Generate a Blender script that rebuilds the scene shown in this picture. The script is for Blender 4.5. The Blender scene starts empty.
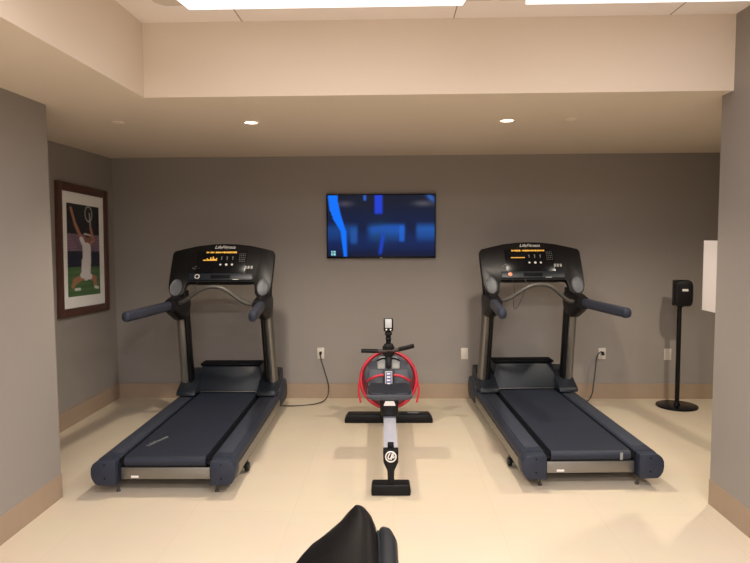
import bpy, bmesh, math, random
from mathutils import Vector, Matrix
random.seed(4)
S = bpy.context.scene
COL = S.collection
R = math.radians

# ------------------------------------------------------------------ materials
def mat(name, col, rough=0.5, metal=0.0, bump=0.0, scale=60.0, vary=0.0, emit=None, estr=0.0, spec=0.5, coat=0.0):
    m = bpy.data.materials.new(name); m.use_nodes = True
    nt = m.node_tree; b = nt.nodes['Principled BSDF']
    b.inputs['Base Color'].default_value = (*col, 1)
    b.inputs['Roughness'].default_value = rough
    b.inputs['Metallic'].default_value = metal
    b.inputs['Specular IOR Level'].default_value = spec
    b.inputs['Coat Weight'].default_value = coat
    tc = nt.nodes.new('ShaderNodeTexCoord')
    if bump or vary:
        n = nt.nodes.new('ShaderNodeTexNoise'); n.inputs['Scale'].default_value = scale
        n.inputs['Detail'].default_value = 4
        nt.links.new(tc.outputs['Object'], n.inputs['Vector'])
        if bump:
            bp = nt.nodes.new('ShaderNodeBump'); bp.inputs['Strength'].default_value = bump
            bp.inputs['Distance'].default_value = 0.002
            nt.links.new(n.outputs['Fac'], bp.inputs['Height']); nt.links.new(bp.outputs['Normal'], b.inputs['Normal'])
        if vary:
            mx = nt.nodes.new('ShaderNodeMix'); mx.data_type = 'RGBA'
            mx.inputs[6].default_value = (*[c*(1-vary) for c in col], 1)
            mx.inputs[7].default_value = (*[min(1, c*(1+vary)) for c in col], 1)
            nt.links.new(n.outputs['Fac'], mx.inputs[0]); nt.links.new(mx.outputs[2], b.inputs['Base Color'])
    if emit:
        b.inputs['Emission Color'].default_value = (*emit, 1); b.inputs['Emission Strength'].default_value = estr
    return m

def mat_attr(name, emis, rough=0.3):
    m = bpy.data.materials.new(name); m.use_nodes = True
    nt = m.node_tree; b = nt.nodes['Principled BSDF']; b.inputs['Roughness'].default_value = rough
    a = nt.nodes.new('ShaderNodeAttribute'); a.attribute_name = 'pic'
    if emis:
        b.inputs['Specular IOR Level'].default_value = 0.08
        b.inputs['Base Color'].default_value = (0.005, 0.005, 0.006, 1)
        nt.links.new(a.outputs['Color'], b.inputs['Emission Color']); b.inputs['Emission Strength'].default_value = emis
    else:
        nt.links.new(a.outputs['Color'], b.inputs['Base Color'])
    return m

def mat_floor():
    m = mat('floor_vinyl', (0.70, 0.575, 0.40), 0.42, spec=0.35)
    nt = m.node_tree; b = nt.nodes['Principled BSDF']
    tc = nt.nodes.new('ShaderNodeTexCoord')
    br = nt.nodes.new('ShaderNodeTexBrick'); br.offset = 0.0
    br.inputs['Scale'].default_value = 1.0; br.inputs['Brick Width'].default_value = 0.61; br.inputs['Row Height'].default_value = 0.61
    br.inputs['Mortar Size'].default_value = 0.0022; br.inputs['Mortar Smooth'].default_value = 0.3
    br.inputs['Color1'].default_value = (0.60, 0.505, 0.375, 1); br.inputs['Color2'].default_value = (0.585, 0.492, 0.365, 1)
    br.inputs['Mortar'].default_value = (0.54, 0.45, 0.33, 1)
    nt.links.new(tc.outputs['Object'], br.inputs['Vector'])
    n = nt.nodes.new('ShaderNodeTexNoise'); n.inputs['Scale'].default_value = 3; n.inputs['Detail'].default_value = 6
    nt.links.new(tc.outputs['Object'], n.inputs['Vector'])
    mx = nt.nodes.new('ShaderNodeMix'); mx.data_type = 'RGBA'; mx.blend_type = 'MULTIPLY'; mx.inputs[0].default_value = 0.10
    nt.links.new(br.outputs['Color'], mx.inputs[6]); nt.links.new(n.outputs['Color'], mx.inputs[7])
    nt.links.new(mx.outputs[2], b.inputs['Base Color'])
    return m

def mat_wood(name, c1, c2):
    m = mat(name, c1, 0.45)
    nt = m.node_tree; b = nt.nodes['Principled BSDF']
    tc = nt.nodes.new('ShaderNodeTexCoord'); mp = nt.nodes.new('ShaderNodeMapping'); mp.inputs['Scale'].default_value = (3, 3, 18)
    n = nt.nodes.new('ShaderNodeTexNoise'); n.inputs['Scale'].default_value = 4; n.inputs['Detail'].default_value = 5
    cr = nt.nodes.new('ShaderNodeMix'); cr.data_type = 'RGBA'
    cr.inputs[6].default_value = (*c1, 1); cr.inputs[7].default_value = (*c2, 1)
    nt.links.new(tc.outputs['Object'], mp.inputs[0]); nt.links.new(mp.outputs[0], n.inputs['Vector'])
    nt.links.new(n.outputs['Fac'], cr.inputs[0]); nt.links.new(cr.outputs[2], b.inputs['Base Color'])
    return m

M = {}
M['wall'] = mat('taupe_wall_paint', (0.272, 0.243, 0.218), 0.6, bump=0.25, scale=220, vary=0.03, spec=0.3)
M['ceil'] = mat('cream_ceiling_paint', (0.70, 0.60, 0.49), 0.75, bump=0.15, scale=180, spec=0.2)
M['tile'] = mat('pale_ceiling_tile', (0.80, 0.73, 0.69), 0.8, bump=0.2, scale=150, spec=0.2)
M['seam'] = mat('ceiling_seam', (0.30, 0.24, 0.19), 0.8)
M['floor'] = mat_floor()
M['base'] = mat('tan_rubber_baseboard', (0.33, 0.242, 0.170), 0.55, vary=0.05, scale=12, spec=.25)
M['charcoal'] = mat('charcoal_plastic', (0.021, 0.026, 0.041), 0.5, bump=0.35, scale=500, vary=0.06, spec=.3)
M['darkplastic'] = mat('dark_navy_plastic', (0.008, 0.011, 0.016), 0.45, bump=0.1, scale=300, spec=.3)
M['grip_strip'] = mat('ribbed_foot_strip', (0.030, 0.035, 0.050), 0.6, bump=0.8, scale=350, spec=.3)
M['black'] = mat('black_plastic', (0.005, 0.0045, 0.005), 0.42, spec=.22)
M['gloss'] = mat('gloss_black', (0.004, 0.004, 0.005), 0.2, spec=.15)
M['slot'] = mat('black_slot', (0.003, 0.003, 0.004), 0.7, spec=.1)
M['beltm'] = mat('treadmill_belt_rubber', (0.015, 0.019, 0.031), 0.5, bump=0.5, scale=700, vary=0.08, spec=.35)
M['silver'] = mat('satin_silver', (0.24, 0.23, 0.21), 0.38, metal=0.85, vary=0.03, scale=30)
M['bar'] = mat('grey_crossbar', (0.085, 0.08, 0.072), 0.45, metal=0.3, spec=.3)
M['greypad'] = mat('mid_grey_plastic', (0.085, 0.087, 0.095), 0.45, bump=0.2, scale=300, spec=.3)
M['grip'] = mat('slate_grip_rubber', (0.026, 0.029, 0.042), 0.42, bump=0.4, scale=400, spec=.3)
M['white'] = mat('white_plastic', (0.75, 0.70, 0.64), 0.4)
M['palegrey'] = mat('pale_grey_plastic', (0.34, 0.34, 0.32), 0.5)
M['plate'] = mat('ivory_wall_plate', (0.62, 0.56, 0.48), 0.35)
M['paperwhite'] = mat('white_board', (0.70, 0.64, 0.62), 0.5)
M['red'] = mat('red_plastic', (0.50, 0.012, 0.030), 0.35)
M['redglass'] = mat('dark_red_plastic', (0.10, 0.005, 0.010), 0.3)
M['rail'] = mat('pale_anodised_aluminium', (0.60, 0.60, 0.68), 0.35, metal=0.5)
M['rowgrey'] = mat('rower_grey_plastic', (0.062, 0.066, 0.078), 0.42, spec=.3)
M['seatfoam'] = mat('rower_seat_foam', (0.016, 0.018, 0.025), 0.5, bump=0.3, scale=250, spec=.3)
M['steel'] = mat('chrome', (0.75, 0.73, 0.70), 0.2, metal=1.0)
M['leather'] = mat('black_leather', (0.002, 0.002, 0.0022), 0.30, bump=0.3, scale=260, spec=.25)
M['leather2'] = mat('dark_grey_leather', (0.010, 0.011, 0.012), 0.36, bump=0.4, scale=260, spec=.35)
M['amber'] = mat('amber_led', (0.1, 0.05, 0), 0.4, emit=(1.0, 0.50, 0.08), estr=0.95)
M['redled'] = mat('orange_led', (0.1, 0.02, 0), 0.4, emit=(1.0, 0.30, 0.12), estr=0.5)
M['ink'] = mat('pale_print', (0.55, 0.53, 0.50), 0.5)
M['inkdim'] = mat('dim_grey_print', (0.22, 0.22, 0.21), 0.5)
M['pink'] = mat('salmon_stop_button', (0.65, 0.25, 0.16), 0.4)
M['cable'] = mat('black_cable', (0.012, 0.011, 0.010), 0.4)
M['wood'] = mat_wood('reddish_frame_wood', (0.060, 0.022, 0.014), (0.10, 0.042, 0.028))
M['matboard'] = mat('white_mat_board', (0.88, 0.87, 0.83), 0.7)
M['housing'] = mat('fixture_housing', (0.58, 0.50, 0.43), 0.6)
M['diffuser'] = mat('lit_diffuser', (0.8, 0.8, 0.8), 0.5, emit=(1.0, 0.93, 0.98), estr=1.3)
M['downlit'] = mat('lit_downlight_lens', (0.8, 0.8, 0.8), 0.5, emit=(1.0, 0.90, 0.80), estr=6.0)
M['screenlcd'] = mat('pale_lcd', (0.40, 0.40, 0.41), 0.3)
M['ringpaint'] = mat('ceiling_cover_paint', (0.80, 0.69, 0.55), 0.5)

# ------------------------------------------------------------------ mesh helpers
def T(x=0, y=0, z=0, rx=0, ry=0, rz=0):
    return Matrix.Translation((x, y, z)) @ Matrix.Rotation(R(rz), 4, 'Z') @ Matrix.Rotation(R(ry), 4, 'Y') @ Matrix.Rotation(R(rx), 4, 'X')

def box(bm, c, s, bev=0.0, seg=2, mx=None):
    """c centre, s full size"""
    t = bmesh.new()
    bmesh.ops.create_cube(t, size=1, matrix=Matrix.Diagonal((*s, 1)))
    if bev:
        bmesh.ops.bevel(t, geom=list(t.edges), offset=bev, segments=seg, affect='EDGES', profile=0.5)
    merge(bm, t, (mx or Matrix()) @ Matrix.Translation(c)); return bm

def merge(bm, t, mx):
    bmesh.ops.transform(t, matrix=mx, verts=t.verts)
    me = bpy.data.meshes.new('tmp'); t.to_mesh(me); t.free(); bm.from_mesh(me); bpy.data.meshes.remove(me)

def cyl(bm, c, r, h, axis='Z', seg=32, r2=None, bev=0.0, mx=None):
    t = bmesh.new()
    bmesh.ops.create_cone(t, cap_ends=True, segments=seg, radius1=r, radius2=r if r2 is None else r2, depth=h)
    if bev:
        ed = [e for e in t.edges if len(e.link_faces) == 2 and any(len(f.verts) > 4 for f in e.link_faces)]
        bmesh.ops.bevel(t, geom=ed, offset=bev, segments=2, affect='EDGES', profile=0.5)
    rot = {'Z': Matrix(), 'X': Matrix.Rotation(R(90), 4, 'Y'), 'Y': Matrix.Rotation(R(90), 4, 'X')}[axis]
    merge(bm, t, (mx or Matrix()) @ Matrix.Translation(c) @ rot); return bm

def prism(bm, pts, d0, d1, plane='XZ', bev=0.0, seg=2, mx=None, only=None):
    """polygon pts (a,b) extruded along third axis between d0 and d1"""
    t = bmesh.new()
    f3 = {'XZ': lambda a, b, d: (a, d, b), 'YZ': lambda a, b, d: (d, a, b), 'XY': lambda a, b, d: (a, b, d)}[plane]
    A = [t.verts.new(f3(a, b, d0)) for a, b in pts]; B = [t.verts.new(f3(a, b, d1)) for a, b in pts]
    t.faces.new(A); t.faces.new(B[::-1]); n = len(pts)
    for i in range(n): t.faces.new((A[i], B[i], B[(i+1) % n], A[(i+1) % n]))
    bmesh.ops.recalc_face_normals(t, faces=t.faces)
    if bev:
        bmesh.ops.bevel(t, geom=list(t.edges), offset=bev, segments=seg, affect='EDGES', profile=0.5, clamp_overlap=True)
    merge(bm, t, mx or Matrix()); return bm

def smooth_path(pts, n=8):
    P = [Vector(p) for p in pts]; out = []
    for i in range(len(P)-1):
        p0 = P[max(i-1, 0)]; p1 = P[i]; p2 = P[i+1]; p3 = P[min(i+2, len(P)-1)]
        for k in range(n):
            t = k/n
            out.append(0.5*((2*p1)+(-p0+p2)*t+(2*p0-5*p1+4*p2-p3)*t*t+(-p0+3*p1-3*p2+p3)*t**3))
    out.append(P[-1]); return out

def tube(bm, pts, r, seg=12, n=8, radii=None, sx=1.0, smooth=True, mx=None, closed=False):
    P = smooth_path(pts, n) if smooth else [Vector(p) for p in pts]
    t = bmesh.new(); rings = []; up = None
    L = len(P)
    for i, p in enumerate(P):
        if closed: d = P[(i+1) % L]-P[i-1]
        else: d = P[min(i+1, L-1)]-P[max(i-1, 0)]
        d.normalize()
        if up is None:
            up = Vector((0, 0, 1)) if abs(d.z) < 0.9 else Vector((0, 1, 0))
        u = up-d*up.dot(d); u.normalize(); w = d.cross(u); up = u
        rr = r if radii is None else radii[0]+(radii[1]-radii[0])*i/(L-1)
        rings.append([t.verts.new(p+u*(rr*math.cos(a))+w*(rr*sx*math.sin(a))) for a in [2*math.pi*k/seg for k in range(seg)]])
    m = L if closed else L-1
    for i in range(m):
        a = rings[i]; b = rings[(i+1) % L]
        for k in range(seg): t.faces.new((a[k], a[(k+1) % seg], b[(k+1) % seg], b[k]))
    if not closed:
        t.faces.new(rings[0][::-1]); t.faces.new(rings[-1])
    bmesh.ops.recalc_face_normals(t, faces=t.faces)
    merge(bm, t, mx or Matrix()); return bm

def loft(bm, rings, mx=None, cap=True):
    t = bmesh.new(); V = [[t.verts.new(p) for p in r] for r in rings]; n = len(rings[0])
    for i in range(len(V)-1):
        for k in range(n): t.faces.new((V[i][k], V[i][(k+1) % n], V[i+1][(k+1) % n], V[i+1][k]))
    if cap: t.faces.new(V[0][::-1]); t.faces.new(V[-1])
    bmesh.ops.recalc_face_normals(t, faces=t.faces)
    merge(bm, t, mx or Matrix()); return bm

def superell(cx, cz, a, b, y, n=24, e=3.0):
    out = []
    for k in range(n):
        t = 2*math.pi*k/n; c, s = math.cos(t), math.sin(t)
        out.append((cx+a*math.copysign(abs(c)**(2/e), c), y, cz+b*math.copysign(abs(s)**(2/e), s)))
    return out

def obj(name, bm, m, parent=None, loc=None, rot=None, smooth=True):
    me = bpy.data.meshes.new(name); bm.to_mesh(me); bm.free()
    if smooth:
        me.polygons.foreach_set('use_smooth', [True]*len(me.polygons))
        try: me.set_sharp_from_angle(angle=R(35))
        except Exception: pass
    o = bpy.data.objects.new(name, me); COL.objects.link(o)
    me.materials.append(M[m] if isinstance(m, str) else m)
    if parent: o.parent = parent
    if loc: o.location = loc
    if rot: o.rotation_euler = [R(a) for a in rot]
    return o

def objs(name, bm, m, parent):
    """one object per loose piece of bm"""
    left = set(bm.verts); out = []
    bm.verts.index_update()
    while left:
        st = [left.pop()]; isl = []
        while st:
            v = st.pop(); isl.append(v)
            for e in v.link_edges:
                q = e.other_vert(v)
                if q in left: left.discard(q); st.append(q)
        nb = bmesh.new(); mp = {v: nb.verts.new(v.co) for v in isl}
        for f in {f for v in isl for f in v.link_faces}: nb.faces.new([mp[v] for v in f.verts])
        bmesh.ops.recalc_face_normals(nb, faces=nb.faces)
        out.append(obj(name, nb, m, parent))
    bm.free(); return out

def tag(o, label, cat, group=None):
    o['label'] = label; o['category'] = cat
    if group: o['group'] = group
    return o
def thing(name, label, cat, loc=(0, 0, 0), rz=0, group=None):
    o = bpy.data.objects.new(name, None); COL.objects.link(o)
    o.empty_display_size = 0.1; o.location = loc; o.rotation_euler = (0, 0, R(rz)); return tag(o, label, cat, group)
def struct(name, bm, m):
    o = obj(name, bm, m, smooth=False); o['kind'] = 'structure'; return o
def copy_tree(o, parent=None):
    c = o.copy(); COL.objects.link(c); c.parent = parent
    for ch in list(o.children): copy_tree(ch, c)
    return c
def NB(): return bmesh.new()

def text_obj(name, s, size, m, parent, mx, depth=0.0006, shear=0.0):
    cu = bpy.data.curves.new(name, 'FONT'); cu.body = s; cu.size = size; cu.extrude = depth; cu.shear = shear
    cu.align_x = 'CENTER'; cu.align_y = 'CENTER'
    o = bpy.data.objects.new('tmp', cu); COL.objects.link(o)
    dg = bpy.context.evaluated_depsgraph_get(); me = bpy.data.meshes.new_from_object(o.evaluated_get(dg))
    bpy.data.objects.remove(o); me.transform(mx); me.materials.clear(); me.materials.append(M[m])
    q = bpy.data.objects.new(name, me); COL.objects.link(q); q.parent = parent; return q

# ------------------------------------------------------------------ room shell
D, ZC, ZU = 6.363, 2.482, 2.909
XL, XR = -2.873, 3.35            # alcove side walls
PL, PR = -2.134, 1.952           # near side walls
YL, YR, YF = 3.85, 3.815, 3.689  # ends of near walls, fascia
XS, YB, HB = -1.457, -3.2, 0.1555
def sb(name, x0, x1, y0, y1, z0, z1, m):
    bm = NB(); box(bm, ((x0+x1)/2, (y0+y1)/2, (z0+z1)/2), (x1-x0, y1-y0, z1-z0)); return struct(name, bm, m)
sb('floor', XL-.2, XR+.2, YB-.2, D+.2, -0.1, 0, 'floor')
sb('wall_back', XL-.2, XR+.2, D, D+.15, 0, ZU+.1, 'wall')
sb('wall_left_alcove', XL-.15, XL, YL, D, 0, ZU+.1, 'wall')
sb('wall_right_alcove', XR, XR+.15, YR, D, 0, ZU+.1, 'wall')
sb('wall_left', XL-.15, PL, YB, YL, 0, ZU+.1, 'wall')
sb('wall_right', PR, XR+.15, YB, YR, 0, ZU+.1, 'wall')
sb('wall_rear', PL, PR, YB-.15, YB, 0, ZU+.1, 'wall')
# lowered ceiling: alcove part and the strip along the left wall, one L-shaped slab with the fascia faces
bm = NB(); prism(bm, [(PL, YB), (XS, YB), (XS, YF), (PR, YF), (PR, YR), (XR, YR), (XR, D), (XL, D), (XL, YL), (PL, YL)], ZC, ZU, 'XY')
struct('ceiling', bm, 'ceil')
sb('ceiling_upper', XS, PR, YB, YF, ZU, ZU+.1, 'tile')
# ceiling panel joints
for k, x in enumerate((-0.868, 0.354, 1.58)):
    bm = NB(); box(bm, (x, (YB+YF)/2, ZU-.0008), (.006, YF-YB-.004, .0016)); struct('trim_%d' % (k+1), bm, 'seam')
t = .012
tn = .004
def base(name, *b): return sb(name, *b, 0, HB, 'base')
base('baseboard_back', XL, XR, D-t, D)
base('baseboard_left_alcove', XL, XL+t, YL, D-t)
base('baseboard_right_alcove', XR-t, XR, YR, D-t)
base('baseboard_left', PL, PL+tn, YB+t, YL)
base('baseboard_right', PR-tn, PR, YB+t, YR)
base('baseboard_rear', PL, PR, YB, YB+t)
base('baseboard_left_return', XL+t, PL+tn, YL, YL+tn)
base('baseboard_right_return', PR-tn, XR-t, YR, YR+tn)

# ------------------------------------------------------------------ ceiling fixtures
FXA, FXB, FXC, FXD = 0.8, 46, 58, 82
SPREAD = 172
def fixture(x0, x1, yc, label, fx, e2=.15):
    z0 = ZU-.055
    r = thing('ceiling_light', label, 'ceiling light', ((x0+x1)/2, yc, ZU), group='linear ceiling lights')
    L = (x1-x0)/2; w = .16; e = .15
    bm = NB()
    prism(bm, [(-L-e, -w+.05), (-L-e+.04, -w), (L+e2-.02, -w), (L+e2, -w+.05), (L+e2, w-.05), (L+e2-.02, w), (-L-e+.04, w), (-L-e, w-.05)], -.03, 0, 'XY')
    obj('housing', bm, 'housing', r)
    bm = NB(); prism(bm, [(-L+.02, -w+.01), (L-.02, -w+.01), (L, 0), (L-.02, w-.01), (-L+.02, w-.01), (-L, 0)], -.055, -.03, 'XY')
    obj('diffuser', bm, 'diffuser', r)
    l = bpy.data.lights.new('fixture_lamp', 'AREA'); l.shape = 'RECTANGLE'; l.size = 2*L; l.size_y = .28
    l.energy = fx*2*L; l.color = (.955, .95, 1); l.spread = R(SPREAD)
    lo = bpy.data.objects.new('lamp', l); COL.objects.link(lo); lo.parent = r; lo.location = (0, 0, -.06)
    return r
fixture(-1.085, 0.385, 3.19, 'lit linear ceiling light, the longer one left of centre at the top edge', FXA)
fixture(0.672, 1.915, 3.19, 'lit linear ceiling light in the top right corner beside the right wall', FXA, .02)
def addedfix(x, y, lab):
    fixture(x-.6, x+.6, y, lab, FXB if y > 0 else FXC if y > -1.5 else FXD)
for row, y in (('second', 1.3), ('third', -0.6), ('fourth', -2.5)):  # unseen rows, added to bring the room up to brightness
    addedfix(-.55, y, 'added lit linear ceiling light out of frame, left one of the %s row' % row)
    addedfix(1.1, y, 'added lit linear ceiling light out of frame, right one of the %s row' % row)

def downlight(x, y, label, lit=True):
    r = thing('recessed_downlight', label, 'downlight', (x, y, ZC), group='lit recessed downlights')
    bm = NB()
    tube(bm, [(.052*math.cos(a), .052*math.sin(a), -.002) for a in [2*math.pi*k/32 for k in range(32)]], .006, 8, smooth=False, closed=True)
    obj('trim_ring', bm, 'ringpaint', r)
    bm = NB(); cyl(bm, (0, 0, -.003), .041, .005); obj('lens', bm, 'downlit', r)
    l = bpy.data.lights.new('downlight_lamp', 'SPOT'); l.energy = DL; l.color = (1, .90, .75); l.spot_size = R(DLC); l.spot_blend = .7; l.shadow_soft_size = .045
    lo = bpy.data.objects.new('lamp', l); COL.objects.link(lo); lo.parent = r; lo.location = (0, 0, -.06)
DL, DLC = 112, 140
downlight(-1.006, 4.482, 'small lit recessed downlight above the left treadmill')
downlight(0.812, 4.512, 'small lit recessed downlight above the right treadmill side')
downlight(2.63, 4.54, 'added lit recessed downlight out of sight behind the right near wall, above the sanitizer stand')  # unseen, added to brighten the right alcove; continues the downlight spacing
for x, y, lab in ((-1.941, 4.427, 'flat cream sprinkler cover disc on the ceiling near the left wall'), (1.253, 4.482, 'flat cream sprinkler cover disc on the ceiling right of the lit downlight')):
    bm = NB(); cyl(bm, (0, 0, -.004), .042, .008, bev=.002); o = obj('sprinkler_cover', bm, 'ringpaint', loc=(x, y, ZC))
    tag(o, lab, 'sprinkler cover', 'sprinkler covers')

# ------------------------------------------------------------------ pictures made as fine coloured grids
def lerp(a, b, t): return tuple(a[i]+(b[i]-a[i])*t for i in range(3))
def sm(e0, e1, x):
    t = max(0, min(1, (x-e0)/(e1-e0))); return t*t*(3-2*t)
def grid(name, w, h, nx, ny, fn, m, parent, mx):
    """fn(u,v) v measured downwards; plane in local XZ, facing -Y"""
    vs = []; cols = []; fs = []
    for j in range(ny+1):
        for i in range(nx+1):
            u, v = i/nx, j/ny; vs.append(mx @ Vector(((u-.5)*w, 0, (.5-v)*h))); cols.append(fn(u, v))
    for j in range(ny):
        for i in range(nx):
            a = j*(nx+1)+i; fs.append((a, a+nx+1, a+nx+2, a+1))
    me = bpy.data.meshes.new(name); me.from_pydata([tuple(v) for v in vs], [], fs); me.update()
    at = me.color_attributes.new('pic', 'FLOAT_COLOR', 'POINT')
    for i, c in enumerate(cols): at.data[i].color = (*c, 1)
    me.materials.append(m); o = bpy.data.objects.new(name, me); COL.objects.link(o); o.parent = parent; return o

def tvpic(u, v):
    x, y = u*580, v*325           # the frame of the zoomed crop of the screen
    c = lerp((.003, .006, .020), (.001, .008, .045), sm(20, 140, y))
    c = lerp(c, (.003, .006, .030), sm(240, 320, y)*.7)
    def add(c, col, a): return lerp(c, col, max(0, min(1, a)))
    band = sm(135, 185, y)*(1-sm(215, 262, y))
    c = add(c, (.010, .10, .42), band*(.75*sm(200, 250, x)*(1-sm(405, 430, x)) + .9*sm(470, 495, x) + .45*(1-sm(150, 175, x))))
    c = add(c, (.004, .022, .13), sm(170, 230, y)*(1-sm(260, 320, y))*.5)
    # dim brown smudges
    c = add(c, (.06, .055, .085), math.exp(-((x-95)/40)**2-((y-45)/14)**2)*.9)
    c = add(c, (.075, .075, .10), math.exp(-((x-520)/50)**2-((y-45)/14)**2)*.9)
    c = add(c, (.03, .11, .42), math.exp(-((x-560)/24)**2-((y-15+(x-560)*-.6)/16)**2))
    # teal glow
    c = add(c, (.004, .05, .08), math.exp(-((x-290)/45)**2-((y-200)/50)**2)*.6)
    # bright blue leg on the left
    if y < 100: l, r = 2+(y*.12), 56+max(0, y-30)*.22
    elif y < 190: l, r = 14+(y-100)*.62, 71+(y-100)*.32
    else: l, r = 70+(y-190)*.12, 102-(y-190)*-.02
    if y > 85 and y < 118: l += 6
    a = sm(l-4, l+5, x)*(1-sm(r-5, r+4, x))
    c = add(c, (.0, .17, 1.0), a)
    # upper middle streaks
    a = sm(250, 262, x)*(1-sm(290, 305, x))*(1-sm(88, 108, y))
    c = add(c, (.008, .045, .62), a)
    c = add(c, (.02, .10, .5), sm(192, 198, x)*(1-sm(208, 214, x))*(1-sm(22, 34, y)))
    # table-like shape and leg
    a = sm(205+0, 262, x)*(1-sm(400, 430, x))*sm(146+20*(1-sm(220, 330, x)), 172, y)*(1-sm(180, 225, y))
    c = add(c, (.008, .085, .45), a*.7)
    a = sm(385, 393, x)*(1-sm(412, 420, x))*sm(155, 170, y)*(1-sm(235, 255, y))
    c = add(c, (.008, .12, .62), a*.8)
    cx = 305-(y-200)*.18
    a = sm(cx-16, cx-6, x)*(1-sm(cx+4, cx+14, x))*sm(190, 215, y)*(1-sm(300, 325, y))
    c = add(c, (.008, .05, .55), a*.8)
    a = sm(115, 135, x)*(1-sm(150, 168, x))*sm(150, 200, y)*(1-sm(240, 270, y))
    c = add(c, (.012, .10, .40), a*.7)
    for (qx, qy) in ((22, 299), (35, 299), (22, 312), (35, 312)):
        if abs(x-qx) < 5.6 and abs(y-qy) < 5.6: c = (.32, .75, .80)
    return c

def tennis(u, v):
    x, y = u*100, v*240            # frame coordinates of a tall narrow photo
    def add(c, col, a): return lerp(c, col, max(0, min(1, a)))
    def seg(ax, ay, bx, by, w):
        dx, dy = bx-ax, by-ay; t = max(0, min(1, ((x-ax)*dx+(y-ay)*dy)/(dx*dx+dy*dy)))
        return 1-sm(w-1.3, w+1.3, math.hypot(x-ax-t*dx, y-ay-t*dy))
    h = math.sin(x*1.7+y*.9)*math.sin(x*.53-y*1.3)
    if y < 78: c = (.012, .014, .018)
    elif y < 122: c = lerp((.16, .035, .085), (.42, .30, .38), .5+.5*h) if (h > -.1) else (.05, .02, .05)
    elif y < 164: c = (.010, .014, .035)
    else: c = lerp((.055, .14, .045), (.085, .18, .06), .5+.5*math.sin(y*.4))
    skin = (.42, .19, .11); white = (.80, .77, .76)
    # raised arms, racket, head, torso, legs of a kneeling player in white
    c = add(c, (.35, .35, .36), seg(69, 20, 72, 66, 2.2))
    rr = math.hypot((x-66)/11, (y-22)/20); c = add(c, (.55, .55, .52), (1-sm(.06, .14, abs(rr-1)))*.8)
    c = add(c, skin, seg(12, 12, 24, 52, 3.6)); c = add(c, skin, seg(24, 52, 44, 92, 4.6))
    c = add(c, skin, seg(72, 60, 80, 92, 3.8)); c = add(c, skin, seg(80, 92, 68, 104, 4.6))
    c = add(c, white, seg(42, 90, 50, 106, 6))
    c = add(c, (.30, .13, .08), 1-sm(8, 10.5, math.hypot(x-60, (y-88)*.85)))
    c = add(c, (.06, .028, .015), 1-sm(8, 10, math.hypot(x-62, (y-78)*1.2)))
    c = add(c, (.70, .68, .68), seg(52, 76, 70, 79, 1.8))
    c = add(c, white, seg(58, 112, 58, 150, 13)); c = add(c, white, seg(56, 150, 54, 186, 14.5))
    c = add(c, skin, seg(46, 190, 22, 200, 8)); c = add(c, skin, seg(22, 200, 14, 214, 5))
    c = add(c, skin, seg(66, 190, 82, 196, 8)); c = add(c, skin, seg(82, 196, 84, 216, 5.5))
    c = add(c, white, seg(44, 186, 66, 190, 8))
    c = add(c, (.7, .7, .68), seg(22, 222, 34, 222, 3.5)); c = add(c, (.72, .72, .70), seg(84, 220, 92, 222, 4))
    return c

# television
t = thing('television', 'flat television on the back wall showing a blurred blue picture', 'television', (-.118, D, 1.45))
W, H = 1.10, .645
bm = NB(); box(bm, (0, -.045, H/2), (W, .022, H), .004); obj('casing', bm, 'gloss', t)
bm = NB(); box(bm, (0, -.022, H/2), (W*.6, .03, H*.6), .008); obj('rear_cover', bm, 'black', t)
bm = NB(); box(bm, (0, -.004, H/2), (.4, .008, .3)); obj('wall_bracket', bm, 'black', t)
scr = grid('screen', W-.022, H-.03, 145, 82, tvpic, mat_attr('tv_picture', 1.0, .25), t, T(0, -.0565, H/2+.004))
bm = NB(); box(bm, (0, -.057, .005), (.02, .004, .006), .001); obj('maker_badge', bm, 'ink', t)

# framed photo on left alcove wall
t = thing('framed_photo', 'wooden framed photo of a kneeling tennis player on the left wall', 'framed picture', (XL, 5.69, .965), 90)
t.rotation_euler[1] = R(1.7)
# local x -> +Y ; -Y local -> +X world
fw, fh, fb = .935, 1.18, .072
def ring4(bm, w, h, b, y0, y1, bev=.0):
    for sx in (-1, 1): box(bm, (sx*(w-b)/2, (y0+y1)/2, h/2), (b, y1-y0, h), bev)
    for z in (b/2, h-b/2): box(bm, (0, (y0+y1)/2, z), (w-2*b, y1-y0, b), bev)
bm = NB(); ring4(bm, fw, fh, fb, -.032, 0, .003); obj('frame', bm, 'wood', t)
bm = NB(); box(bm, (0, -.008, fh/2), (fw-.13, .010, fh-.13)); obj('mat_board', bm, 'matboard', t)
bm = None
grid('photograph', .60, .835, 75, 150, tennis, mat_attr('photo_print', 0, .35), t, T(.0, -.0145, fh/2-.0))

# ------------------------------------------------------------------ wall plates and cords
def wallplate(x, z, kind, label):
    t = thing('wall_outlet' if kind != 'blank' else 'wall_plate', label, 'wall outlet' if kind != 'blank' else 'wall plate', (x, D, z), group='ivory wall plates')
    bm = NB(); box(bm, (0, -.003, 0), (.072, .006, .116), .002); obj('cover_plate', bm, 'plate', t)
    bm = NB()
    if kind == 'blank':
        box(bm, (0, -.0065, 0), (.033, .004, .066), .001); obj('insert', bm, 'plate', t)
    else:
        for s in (-1, 1): cyl(bm, (0, -.0065, s*.02), .016, .004, 'Y', 20)
        objs('socket', bm, 'white', t)
        bm = NB()
        for s in (-1, 1):
            for q in (-1, 1): box(bm, (q*.006, -.0085, s*.02+.002), (.0022, .001, .009))
        objs('socket_slot', bm, 'slot', t)
wallplate(-.748, .47, 'outlet', 'ivory wall outlet right of the left treadmill with a black plug in it')
wallplate(.732, .466, 'blank', 'ivory wall plate on the back wall left of the right treadmill, no cord')
wallplate(2.13, .466, 'outlet', 'ivory wall outlet right of the right treadmill with a looping black cord')
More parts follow.
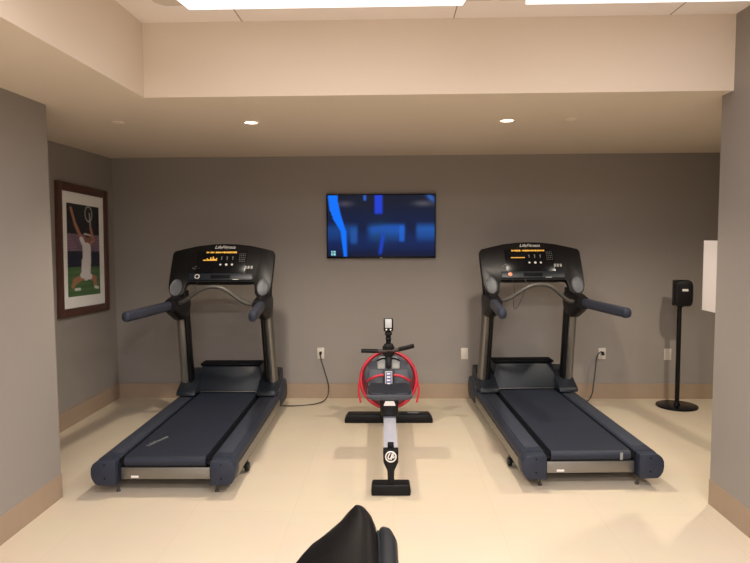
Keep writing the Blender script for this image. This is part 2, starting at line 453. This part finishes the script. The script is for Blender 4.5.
wallplate(2.79, .458, 'blank', 'ivory wall plate low on the back wall beside the sanitizer stand')

def cord(pts, plug, label, down=True):
    t = thing('power_cord', label, 'power cord', plug)
    px, py, pz = plug
    bm = NB(); tube(bm, [(x-px, y-py, z-pz) for x, y, z in pts], .0055, 10, 10); obj('cable', bm, 'cable', t)
    bm = NB(); box(bm, (0, .002, .004), (.024, .035, .032), .006); cyl(bm, (0, -.022, -.004), .009, .03, 'Y', 16)
    obj('plug', bm, 'black', t)

# ------------------------------------------------------------------ treadmill
def make_treadmill(label, loc, rz, variant=0):
    t = thing('treadmill', label, 'treadmill', loc, rz)
    HW = .455; BW = .290; ZT = .235
    # deck: belt wrapped round the rear roller
    bm = NB()
    prof = [(.075-.034*math.sin(a)-0, .208+.034*math.cos(a)) for a in [math.pi*k/10 for k in range(11)]]
    prism(bm, [(1.78, .242)]+prof+[(1.78, .174)], -BW+.026, BW-.026, 'YZ')
    belt = obj('running_belt', bm, 'beltm', t)
    mx = T(-.14 if variant == 0 else .21, .36 if variant == 0 else .053, .2426 if variant == 0 else .21, rz=90) if variant == 0 else None
    if variant == 0:
        text_obj('belt_lettering', 'LifeFitness', .052, 'inkdim', belt, T(-.165, .37, .2425, rz=72), .0004, .3)
    else:
        bm = NB(); box(bm, (.20, .0405, .208), (.020, .003, .050), .001); obj('belt_mark', bm, 'inkdim', belt)
    bm = NB()
    box(bm, (0, .92, .212), (2*BW+.03, 1.70, .018))
    box(bm, (0, 1.0, .155), (2*BW-.02, 1.6, .10))
    obj('deck_underframe', bm, 'slot', t)
    bm = NB(); box(bm, (0, .062, .133), (2*BW, .02, .078), .003); cb = obj('rear_crossbar', bm, 'silver', t)
    bm = NB(); box(bm, (-.20, .0505, .112), (.05, .002, .014)); obj('sticker', bm, 'white', cb)
    for s in (-1, 1):
        # side rail: rounded outer shoulder, extruded along the length with slight narrowing to the front
        pr = [(BW+.012, .09), (BW+.012, .230), (BW+.02, ZT), (HW-.045, ZT), (HW-.022, .229), (HW-.008, .215), (HW, .195), (HW-.002, .165), (HW-.01, .15), (HW-.01, .09)]
        bm = NB(); prism(bm, [(s*a, b) for a, b in pr], .075, 2.02, 'XZ'); sr = obj('side_rail', bm, 'charcoal', t)
        bm = NB(); box(bm, (s*.365, .88, ZT+.001), (.105, 1.45, .004), .002); obj('foot_strip', bm, 'grip_strip', sr)
        # silver panel on the outer side below the shoulder
        pp = [(HW-.012, .085), (HW-.012, .16), (HW+.003, .168), (HW+.006, .15), (HW+.004, .10), (HW-.004, .085)]
        bm = NB(); prism(bm, [(s*a, b) for a, b in pp], .10, 1.98, 'XZ'); obj('side_panel', bm, 'silver', t)
        # end cap
        pe = [(BW+.016, .070), (BW+.016, .226), (BW+.022, .233), (HW-.05, .233), (HW-.025, .228), (HW-.004, .212), (HW+.010, .185), (HW+.012, .15), (HW+.006, .115), (HW-.01, .088), (HW-.03, .072)]
        bm = NB(); prism(bm, [(s*a, b) for a, b in pe], 0, .12, 'XZ', bev=.004); ec = obj('end_cap', bm, 'charcoal', t)
        bm = NB()
        for z in (.118, .208): cyl(bm, (s*.375, -.001, z), .0055, .004, 'Y', 12)
        objs('screw', bm, 'slot', ec)
        bm = NB(); cyl(bm, (s*(BW-.006), .064, .205), .014, .02, 'Y', 14); cyl(bm, (s*(BW-.006), .05, .205), .006, .012, 'Y', 10)
        obj('roller_bolt', bm, 'black', t)
        # feet
        bm = NB(); cyl(bm, (s*.325, .085, .006), .013, .012, bev=.003); cyl(bm, (s*.325, .085, .05), .006, .09); obj('levelling_foot', bm, 'bar', t)
        bm = NB(); cyl(bm, (s*.452, .42, .042), .032, .030, 'X', bev=.006); box(bm, (s*.425, .42, .065), (.06, .04, .05)); obj('wheel', bm, 'black', t)
        bm = NB(); cyl(bm, (s*.36, 1.95, .012), .024, .024, bev=.004); cyl(bm, (s*.36, 1.95, .055), .008, .08); obj('levelling_foot', bm, 'black', t)
        # front wheel fairing beside upright
        fp = [(1.80, .09), (1.80, .255), (1.90, .30), (2.02, .315), (2.12, .29), (2.18, .22), (2.18, .13), (2.12, .085)]
        bm = NB(); prism(bm, fp, s*(HW-.10), s*(HW+.015), 'YZ', bev=.018, seg=3); obj('front_fairing', bm, 'charcoal', t)
        # upright base shoe
        bp = [(1.60, .245), (1.62, .285), (1.72, .33), (1.86, .40), (2.05, .42), (2.08, .245)]
        bm = NB(); prism(bm, bp, s*.275, s*.45, 'YZ', bev=.015, seg=2); obj('upright_shoe', bm, 'darkplastic', t)
        # upright: silver outer tube and black inner channel, leaning towards the user
        b0 = Vector((s*.405, 1.80, .26)); b1 = Vector((s*.388, 1.62, 1.17))
        bm = NB(); tube(bm, [b0, b0.lerp(b1, .5), b1],   .052, 20, 2, sx=.82, smooth=False); obj('upright', bm, 'silver', t)
        c0 = Vector((s*.355, 1.80, .26)); c1 = Vector((s*.338, 1.62, 1.19))
        bm = NB(); tube(bm, [c0, c0.lerp(c1, .5), c1], .046, 12, 2, sx=.55, smooth=False); obj('upright_channel', bm, 'black', t)
        # elbow joining upright, handrail and console
        bm = NB()
        loft(bm, [superell(s*x, z, a, b, y, 20, 2.6) for x, z, a, b, y in ((.375, 1.09, .055, .050, 1.30), (.375, 1.08, .062, .080, 1.38), (.374, 1.06, .066, .115, 1.50), (.374, 1.06, .066, .125, 1.62), (.374, 1.08, .055, .10, 1.70))])
        tube(bm, [(s*.374, 1.58, 1.10), (s*.385, 1.60, 1.22), (s*.38, 1.62, 1.34)], .055, 16, 4, sx=1.0)
        obj('elbow', bm, 'black', t)
        # handrail
        bm = NB(); N = 10
        rings = []
        for k in range(N+1):
            q = k/N; y = 1.36-.72*q; x = .385+.080*q; z = 1.090-.004*q
            a, b = .036-.004*q, .040-.002*q
            if k == N: a *= .6; b *= .6; y -= -.004
            rings.append(superell(s*x, z, a, b, y, 20, 3.2))
        loft(bm, rings); hr = obj('handrail', bm, 'grip', t)
        bm = NB(); loft(bm, [superell(s*x, z, a, b, y, 20, 2.6) for x, z, a, b, y in ((.461, 1.086, .032, .039, .68), (.464, 1.086, .033, .040, .64), (.466, 1.086, .027, .033, .62), (.467, 1.086, .012, .014, .612))])
        obj('rail_tip', bm, 'charcoal', hr)
    # motor hood
    bm = NB()
    b = [(-.31, 1.74, .235), (.31, 1.74, .235), (.31, 2.16, .11), (-.31, 2.16, .11)]
    m1 = [(-.31, 1.74, .262), (.31, 1.74, .262), (.325, 2.15, .30), (-.325, 2.15, .30)]
    u = [(-.27, 1.83, .475), (.27, 1.83, .475), (.28, 2.08, .46), (-.28, 2.08, .46)]
    loft(bm, [b, m1, u]); bmesh.ops.bevel(bm, geom=list(bm.edges), offset=.014, segments=2, affect='EDGES', profile=.5)
    hood = obj('motor_cover', bm, 'darkplastic', t)
    bm = NB(); box(bm, (0, 1.90, .488), (.565, .16, .026), .010); obj('cover_lid', bm, 'slot', hood)
    bm = NB(); box(bm, (0, 1.733, .256), (.52, .012, .006), .002); obj('trim_strip', bm, 'silver', hood)
    s = 1 if variant == 0 else -1
    bm = NB(); box(bm, (s*.30, 1.70, .262), (.09, .07, .02), .006); obj('latch', bm, 'bar', hood)
    # curved pulse bar
    bm = NB()
    tube(bm, [(-.375, 1.42, 1.105), (-.31, 1.37, 1.11), (-.235, 1.33, 1.145), (-.135, 1.30, 1.215), (-.05, 1.29, 1.250), (.04, 1.29, 1.250), (.12, 1.30, 1.215), (.215, 1.33, 1.135), (.29, 1.37, 1.098), (.375, 1.42, 1.10)], .0165, 14, 8)
    obj('pulse_bar', bm, 'bar', t)
    # console: tilted panel, local frame mx: X right, Z up the panel, -Y towards the user
    mx = T(0, 1.51, 1.268, rx=-31)
    out = [(-.455, .300), (-.438, .325), (-.35, .350), (-.23, .380), (-.10, .396), (0, .400), (.10, .396), (.23, .380), (.35, .350), (.438, .325), (.455, .300),
           (.454, .16), (.450, .03), (.446, -.04), (.432, -.09), (.405, -.125), (.35, -.135), (.312, -.10), (.302, -.03), (.296, 0), (.28, .012),
           (-.28, .012), (-.296, 0), (-.302, -.03), (-.312, -.10), (-.35, -.135), (-.405, -.125), (-.428, -.09), (-.446, -.04), (-.450, .03), (-.454, .16)]
    bm = NB(); prism(bm, out, 0, .055, 'XZ', bev=.006, mx=mx); co = obj('console', bm, 'black', t)
    bm = NB(); prism(bm, [(-.26, .03), (.26, .03), (.28, .27), (.20, .30), (-.20, .30), (-.28, .27)], .05, .11, 'XZ', bev=.02, mx=mx); obj('console_back', bm, 'black', t)
    for sx in (-1, 1):
        bm = NB(); cupc = []
        for k, (f, y) in enumerate(((1.0, -.001), (1.0, -.010), (.93, -.015), (.86, -.012), (.78, -.008), (.3, -.006))):
            cupc.append([(sx*.378+.052*f*math.cos(a), y, -.045+.082*f*math.sin(a)) for a in [2*math.pi*q/28 for q in range(28)]])
        loft(bm, cupc, mx=mx); obj('cup_holder', bm, 'greypad', t)
    # display details
    def panel(name, m, bms, parent=co): return obj(name, bms, m, parent)
    bm = NB(); box(bm, (-.01, -.002, .205), (.44, .004, .23), .0015, mx=mx); panel('display_panel', 'gloss', bm)
    bm = NB(); box(bm, (0, -.006, .060), (.56, .012, .066), .004, mx=mx); panel('lower_ledge', 'darkplastic', bm)
    bm = NB(); box(bm, (.0, -.013, .058), (.17, .004, .034), .0015, mx=mx); panel('reading_slot', 'slot', bm)
    text_obj('maker_lettering', 'LifeFitness', .044, 'ink', co, mx @ T(.005, -.0025, .360, rx=90), .0008, .35)
    bm = NB(); rnd = random.Random(7+variant); x = -.165
    while x < (.115 if variant == 0 else .125):
        w = rnd.choice((.006, .009, .012)); 
        if rnd.random() < .82: box(bm, (x+w/2, -.0055, .306), (w, .002, rnd.choice((.014, .017, .011))), mx=mx)
        x += w+.003
    panel('message_display', 'amber', bm)
    bm = NB()
    if variant == 0:
        for k, hh in enumerate((.006, .010, .007, .020, .012, .010, .028, .014, .034, .018, .012, .022)):
            box(bm, (-.172+k*.0105, -.0055, 0.222+hh*.6), (.0085, .002, hh*1.2), mx=mx)
    else:
        for k in range(12): box(bm, (-.172+k*.0105, -.0055, .234), (.0075, .002, .009), mx=mx)
    panel('profile_display', 'amber', bm)
    bm = NB()
    for x in (-.012, .038, .088): box(bm, (x, -.005, .244), (.004, .002, .026), mx=mx); box(bm, (x, -.005, .260), (.012, .002, .004), mx=mx)
    objs('level_arrow', bm, 'inkdim', co); bm = NB()
    for i in range(4):
        for j in range(5): cyl(bm, (.148+i*.0155, -.005, 0.290-j*.0185), .003, .002, 'Y', 8, mx=mx)
    panel('keypad', 'inkdim', bm); bm = NB()
    for (x, z) in ((-.255, .150), (-.235, .165), (-.222, .178), (-.212, .158), (-.198, .148), (-.240, .142), (-.215, .140), (-.225, .150)): box(bm, (x, -.003, z), (.012, .002, .0035), mx=mx @ T(0, 0, 0))
    panel('runner_symbol', 'inkdim', bm); bm = NB()
    for x in (.21, .235, .262): box(bm, (x, -.003, .155), (.018, .003, .030), .001, mx=mx)
    objs('side_key', bm, 'inkdim', co)
    bm = NB()
    for x, rr in ((-.016, .0085), (.036, .0105), (.086, .0095)): cyl(bm, (x, -.006, .182), rr, .003, 'Y', 16, mx=mx)
    objs('round_button', bm, 'ink', co)
    bm = NB()
    if variant == 0:
        tube(bm, [(-.205+.019*math.cos(a), -.014, .060+.019*math.sin(a)) for a in [2*math.pi*k/24 for k in range(24)]], .0035, 8, smooth=False, closed=True, mx=mx)
        panel('stop_button_ring', 'ink', bm)
    else:
        cyl(bm, (-.205, -.016, .060), .019, .010, 'Y', 24, mx=mx, bev=.002)
        sbn = panel('stop_button', 'pink', bm)
        sbn['label'] = 'salmon pink round button'
    bm = NB(); box(bm, (.135, -.0135, .030), (.055, .002, .004), mx=mx); panel('status_bar', 'ink', bm)
    # safety lanyard
    bm = NB()
    if variant == 0: tube(bm, [(-.19, 1.50, 1.285), (-.192, 1.44, 1.25), (-.188, 1.43, 1.20), (-.21, 1.43, 1.165)], .003, 8, 6)
    else:
        tube(bm, [(-.19, 1.50, 1.285), (-.188, 1.45, 1.23), (-.185, 1.44, 1.17), (-.195, 1.44, 1.10), (-.185, 1.44, 1.03), (-.15, 1.44, 1.06), (-.11, 1.44, 1.15), (-.08, 1.46, 1.22), (-.075, 1.50, 1.285)], .0028, 8, 6)
    obj('safety_cord', bm, 'cable', t)
    return t
make_treadmill('charcoal treadmill at left with bar graph on its display, near the framed photo', (-1.482, 3.868, 0), .9, 0)
make_treadmill('charcoal treadmill at right with pink stop button, near the sanitizer stand', (1.305, 4.02, 0), 2.4, 1)

cord([(-.748, 6.318, .470), (-.74, 6.29, .42), (-.70, 6.27, .30), (-.66, 6.25, .14), (-.68, 6.20, .035), (-.78, 6.10, .007), (-.98, 6.03, .007), (-1.09, 5.97, .03), (-1.12, 5.94, .07)], (-.748, 6.34, .470),
     'black power cord curling from the left treadmill across floor to its outlet')
cord([(2.13, 6.318, .470), (2.11, 6.27, .495), (2.08, 6.26, .50), (2.045, 6.26, .45), (2.03, 6.25, .33), (2.01, 6.23, .20), (1.97, 6.17, .08), (1.88, 6.10, .02), (1.76, 6.08, .007), (1.66, 6.02, .05)], (2.13, 6.34, .470),
     'black power cord looping from the right outlet down behind the right treadmill')

# ------------------------------------------------------------------ rowing machine
RX, RY = -.018, 3.95
t = thing('rowing_machine', 'rowing machine with red rimmed round tank between the two treadmills', 'rowing machine', (RX, RY, 0), .9)
# rear foot
bm = NB(); pf = [(-.125, 0), (-.128, .03), (-.124, .062), (-.116, .072), (.116, .072), (.124, .062), (.128, .03), (.125, 0)]
prism(bm, pf, -.05, .05, 'XZ', bev=.012); obj('rear_foot', bm, 'black', t)
bm = NB(); prism(bm, [(-.019, .05), (.019, .05), (.023, .16), (.048, .215), (.050, .298), (-.050, .298), (-.048, .215), (-.023, .16)], -.04, .02, 'XZ', bev=.008)
rp = obj('rear_post', bm, 'black', t)
# round badge with swooping letters
bm = NB(); tube(bm, [(.033*math.cos(a), -.043, .255+.033*math.sin(a)) for a in [2*math.pi*k/32 for k in range(32)]], .0045, 8, smooth=False, closed=True)
obj('badge_ring', bm, 'white', rp)
bm = NB()
tube(bm, [(-.004, -.043, .278), (-.016, -.043, .259), (-.016, -.043, .244), (-.004, -.043, .242), (.004, -.043, .258), (.010, -.043, .274), (.020, -.043, .270)], .0042, 8, 6)
tube(bm, [(.001, -.043, .234), (.006, -.043, .250), (.014, -.043, .262), (.022, -.043, .255), (.016, -.043, .248), (.006, -.043, .252)], .0036, 8, 6)
obj('badge_letters', bm, 'white', rp)
# rail
bm = NB(); prism(bm, [(.0, .235), (.0, .292), (1.45, .345), (1.45, .28)], -.046, .046, 'YZ', bev=.006); rl = obj('rail', bm, 'rail', t)
bm = NB(); box(bm, (0, .035, .305), (.040, .05, .03), .006); obj('end_stop', bm, 'black', rl)
# front foot
bm = NB(); pf = [(-.395, 0), (-.395, .035), (-.365, .075), (.365, .075), (.395, .035), (.395, 0)]
prism(bm, pf, 1.53, 1.66, 'XZ', bev=.008); obj('front_foot', bm, 'black', t)
bm = NB(); box(bm, (.22, 1.60, .077), (.10, .02, .006), .001); obj('foot_sticker', bm, 'inkdim', t)
bm = NB(); box(bm, (0, 1.50, .20), (.15, .16, .30), .02); obj('frame_neck', bm, 'black', t)
# seat
SY = .72
bm = NB(); rings = []
for y, w, z, h in ((-.105, .125, .480, .008), (-.10, .148, .483, .016), (-.06, .160, .492, .022), (0, .162, .496, .024), (.05, .158, .500, .024), (.09, .150, .508, .022), (.105, .135, .514, .014)):
    r = []
    for k in range(32):
        a = 2*math.pi*k/32; c, s_ = math.cos(a), math.sin(a)
        xx = w*math.copysign(abs(c)**.5, c); zz = z+h*math.copysign(abs(s_)**.6, s_)
        if s_ > 0: zz += .010*abs(xx/w)**2-.016*math.exp(-(xx/.03)**2)*(1 if y < .02 else .4)
        r.append((xx, SY+y, zz))
    rings.append(r)
loft(bm, rings); obj('seat', bm, 'seatfoam', t)
bm = NB(); prism(bm, [(-.172, .486), (-.165, .462), (-.12, .450), (.12, .450), (.165, .462), (.172, .486), (.165, .489), (-.165, .489)], SY-.11, SY+.11, 'XZ', bev=.006); obj('seat_shell', bm, 'rowgrey', t)
bm = NB(); box(bm, (0, SY, .390), (.13, .18, .135), .015); sc = obj('seat_carriage', bm, 'black', t)
bm = NB(); prism(bm, [(-.045, .405), (.045, .405), (.032, .440), (-.032, .440)], SY-.094, SY-.088, 'XZ'); obj('carriage_label', bm, 'white', sc)
# tank: disc tilted to face up and back, red rim
TM = T(0, 1.56, .39, rx=-12)
bm = NB(); cyl(bm, (0, .03, 0), .243, .17, 'Y', 64, bev=.02, mx=TM); tk = obj('water_tank', bm, 'redglass', t)
bm = NB(); tube(bm, [(.246*math.cos(a), -.045, .246*math.sin(a)) for a in [2*math.pi*k/64 for k in range(64)]], .015, 12, smooth=False, closed=True, mx=TM); obj('tank_rim', bm, 'red', tk)
bm = NB()
for s in (-1, 1):
    tube(bm, [(s*.248, -.045, .02), (s*.262, -.05, -.05), (s*.264, -.06, -.12), (s*.245, -.07, -.20)], .009, 10, 6, mx=TM)
objs('side_hoop', bm, 'red', tk)
# grey cover over the tank
pc = [(-.20, -.02), (-.215, .06), (-.19, .13), (-.13, .19), (-.06, .225), (.06, .225), (.13, .19), (.19, .13), (.215, .06), (.20, -.02), (.08, -.05), (-.08, -.05)]
bm = NB(); prism(bm, pc, -.10, -.05, 'XZ', bev=.012, mx=TM); cv = obj('tank_cover', bm, 'rowgrey', t)
bm = NB()
for s in (-1, 1): prism(bm, [(s*.03, .095), (s*.095, .095), (s*.10, .16), (s*.075, .20), (s*.03, .205)], -.115, -.098, 'XZ', bev=.004, mx=TM)
objs('heel_plate', bm, 'palegrey', cv)
bm = NB(); box(bm, (0, -.12, .15), (.045, .05, .10), .008, mx=TM); tube(bm, [(-.10, -.118, .165), (-.05, -.124, .185), (0, -.126, .178), (.05, -.124, .185), (.10, -.118, .165)], .007, 8, 6, mx=TM)
obj('strap_guide', bm, 'black', cv)
# foot plates with red straps
for s in (-1, 1):
    bm = NB(); prism(bm, [(s*.04, -.14), (s*.16, -.14), (s*.185, -.02), (s*.17, .09), (s*.05, .09)], -.128, -.108, 'XZ', bev=.006, mx=TM)
    fpz = obj('foot_plate', bm, 'rowgrey', t)
    bm = NB(); tube(bm, [(s*.045, -.142, .040), (s*.10, -.160, .034), (s*.15, -.152, .012), (s*.19, -.115, -.012)], .010, 10, 6, sx=.8, mx=TM)
    # strap lies flat: widen along the plate
    obj('foot_strap', bm, 'red', fpz)
bm = NB(); box(bm, (0, -.155, .01), (.062, .05, .125), .004, mx=TM); st = obj('centre_spine', bm, 'white', t)
bm = NB(); box(bm, (0, -.182, .01), (.052, .004, .115), mx=TM); obj('spine_label', bm, mat('blue_violet_label', (.10, .11, .26), .4), st)
bm = NB()
for k in range(4): box(bm, (0, -.185, .052-k*.028), (.030, .003, .011), mx=TM @ T(0, 0, 0))
objs('label_mark', bm, 'white', st)
# handlebar resting in its cradle
bm = NB(); tube(bm, [(0, 1.44, .675), (-.06, 1.435, .668), (-.14, 1.43, .672), (-.235, 1.42, .676)], .016, 14, 6); tube(bm, [(0, 1.44, .675), (.06, 1.435, .675), (.14, 1.42, .698), (.215, 1.40, .722)], .016, 14, 6)
hb = obj('handlebar', bm, mat('dark_brown_grip', (.035, .018, .018), .5), t)
bm = NB()
tube(bm, [(.09, 1.432, .684), (.14, 1.42, .698), (.218, 1.40, .722)], .019, 14, 6); tube(bm, [(-.09, 1.434, .669), (-.14, 1.43, .672), (-.238, 1.42, .676)], .018, 14, 6)
objs('hand_grip', bm, 'black', hb)
bm = NB(); box(bm, (0, 1.47, .67), (.105, .07, .085), .015); box(bm, (0, 1.44, .71), (.08, .05, .05), .012); obj('handle_cradle', bm, 'black', t)
# monitor arm and monitor
bm = NB(); tube(bm, [(0, 1.49, .68), (0, 1.50, .76), (0, 1.49, .84)], .020, 12, 4, sx=1.1); box(bm, (0, 1.49, .77), (.05, .045, .02), .006); box(bm, (0, 1.49, .815), (.062, .05, .03), .008)
obj('monitor_arm', bm, 'black', t)
bm = NB(); box(bm, (0, 0, 0), (.084, .03, .115), .010, mx=T(0, 1.475, .895, rx=-8)); mo = obj('monitor', bm, 'black', t)
bm = NB(); box(bm, (0, -.0165, .012), (.058, .004, .078), .001, mx=T(0, 1.475, .895, rx=-8)); obj('monitor_screen', bm, 'screenlcd', mo)
bm = NB()
for x in (-.018, .018): cyl(bm, (x, -.017, -.042), .0065, .005, 'Y', 12, mx=T(0, 1.475, .895, rx=-8))
objs('monitor_button', bm, 'white', mo)
# thin grey rods on either side of the rail, by the front foot
bm = NB()
for s in (-1, 1): tube(bm, [(s*.045, 1.30, .285), (s*.10, 1.33, .28), (s*.115, 1.36, .27)], .004, 8, 4)
objs('thin_rod', bm, 'bar', rl)

# ------------------------------------------------------------------ sanitizer stand
t = thing('sanitizer_stand', 'black hand sanitizer dispenser on a pole stand near the right wall', 'sanitizer stand', (2.76, 6.06, 0), -12)
bm = NB(); cyl(bm, (0, 0, .009), .19, .018, seg=48, bev=.005); cyl(bm, (0, 0, .03), .035, .03, r2=.02); obj('base', bm, 'gloss', t)
bm = NB(); cyl(bm, (0, 0, .54), .0205, 1.06, seg=24); obj('pole', bm, 'black', t)
bm = NB(); box(bm, (.015, .035, 1.11), (.15, .03, .25), .010); bk = obj('back_plate', bm, 'black', t)
bm = NB()
loft(bm, [superell(.02, 1.11, a, b, y, 32, 5) for a, b, y in ((.082, .118, .03), (.085, .125, -.02), (.083, .124, -.06), (.074, .117, -.078), (.055, .10, -.083))])
db = obj('dispenser_body', bm, 'black', t)
bm = NB(); box(bm, (.028, -.0845, 1.145), (.052, .004, .022), .001); obj('label_plate', bm, 'white', db)
bm = NB(); cyl(bm, (.02, -.02, .985), .012, .02); obj('nozzle', bm, 'slot', db)

# white board fixed on the end of the right near wall, seen edge-on
bm = NB(); box(bm, (0, 0, .2255), (.012, .29, .451), .002)
o = obj('notice_board', bm, 'paperwhite', loc=(2.018, YR+.145-.001, 1.174))
tag(o, 'blank white board sticking out past the edge of the right wall', 'notice board')

# ------------------------------------------------------------------ padded seat at the bottom edge
t = thing('exercise_bike_seat', 'black padded leather seat nose poking up at the bottom edge', 'exercise seat', (-.1, 1.2, 0))
X0, Y0 = -.1, 1.2
prof = [  # Y, xl, xr, ridge x, z top, z bottom
    (1.510, -.110, -.084, -.098, .978, .955), (1.504, -.124, -.072, -.096, .990, .94), (1.488, -.145, -.062, -.090, .998, .93), (1.45, -.166, -.050, -.078, 1.002, .92),
    (1.40, -.190, -.040, -.070, 1.004, .905), (1.35, -.206, -.034, -.066, 1.004, .90), (1.28, -.224, -.028, -.062, 1.004, .895), (1.20, -.246, -.024, -.060, 1.005, .89),
    (1.12, -.252, -.020, -.065, 1.008, .90), (1.05, -.24, -.015, -.07, 1.010, .905), (1.01, -.185, -.02, -.085, 1.0, .92), (.995, -.15, -.05, -.09, .98, .94)]
bm = NB(); rings = []
for (y, xl, xr, xm, zt, zb) in prof:
    pts = []; zl = zt-.030
    # closed section: left bottom, left side, ridge, right side, right bottom
    for k in range(9):
        a = math.pi-(math.pi/2)*k/8; q = k/8; pts.append((xl+(xm-xl)*(1-(1-q)**1.15), zt-.062*(1-q)**1.5))
    for k in range(1, 9):
        a = math.pi/2-(math.pi/2)*k/8; pts.append((xm+(xr-xm)*math.cos(a), zl+(zt-zl)*math.sin(a)))
    pts += [(xr-.002, zb+.02), (xr-.012, zb), (xm, zb-.004), (xl+.020, zb), (xl+.010, zt-.085)]
    rings.append([(x-X0, y-Y0, z) for x, z in pts])
loft(bm, rings); obj('cushion', bm, 'leather', t)
bm = NB(); rings = []
for y, xc, a, zc, b in ((1.405, -.026, .004, .965, .012), (1.395, -.024, .012, .966, .022), (1.37, -.018, .018, .968, .030), (1.33, -.013, .022, .969, .034), (1.27, -.012, .022, .968, .036), (1.20, -.010, .024, .966, .036), (1.12, -.008, .026, .964, .034), (1.06, -.008, .022, .962, .028), (1.045, -.01, .012, .962, .014)):
    rings.append([(p[0]-X0, p[1]-Y0, p[2]) for p in superell(xc, zc, a, b, y, 20, 2.2)])
loft(bm, rings); obj('side_pad', bm, 'leather2', t)
bm = NB(); tube(bm, [(-.036-X0, 1.38-Y0, .984), (-.031-X0, 1.30-Y0, .988), (-.028-X0, 1.2-Y0, .988)], .0025, 8, 4); obj('piping', bm, 'leather2', t)
bm = NB(); cyl(bm, (0, -.03, .50), .022, .84); obj('seat_post', bm, 'silver', t)
bm = NB(); cyl(bm, (0, -.03, .30), .04, .50); box(bm, (0, -.03, .05), (.09, .55, .06), .01)
for y in (-.28, .22): box(bm, (0, y, .03), (.42, .07, .06), .015)
obj('base_frame', bm, 'black', t)

# ------------------------------------------------------------------ camera, world, view
cam = bpy.data.cameras.new('camera'); co = bpy.data.objects.new('camera', cam); COL.objects.link(co)
f, yaw, pitch, roll = 623.7645, .0288, .0689, -.0055
cam.sensor_width = 36; cam.lens = f/750*36; cam.clip_start = .05
co.matrix_world = Matrix.Translation((0, 0, 1.65)) @ Matrix.Rotation(yaw, 4, 'Z') @ Matrix.Rotation(math.pi/2-pitch, 4, 'X') @ Matrix.Rotation(roll, 4, 'Z')
S.camera = co
w = bpy.data.worlds.new('world'); S.world = w; w.use_nodes = True
w.node_tree.nodes['Background'].inputs[0].default_value = (.5, .45, .4, 1); w.node_tree.nodes['Background'].inputs[1].default_value = .05
S.view_settings.view_transform = 'Standard'; S.view_settings.look = 'None'; S.view_settings.gamma = 1
S.view_settings.use_curve_mapping = False
S.view_settings.exposure = 0.0
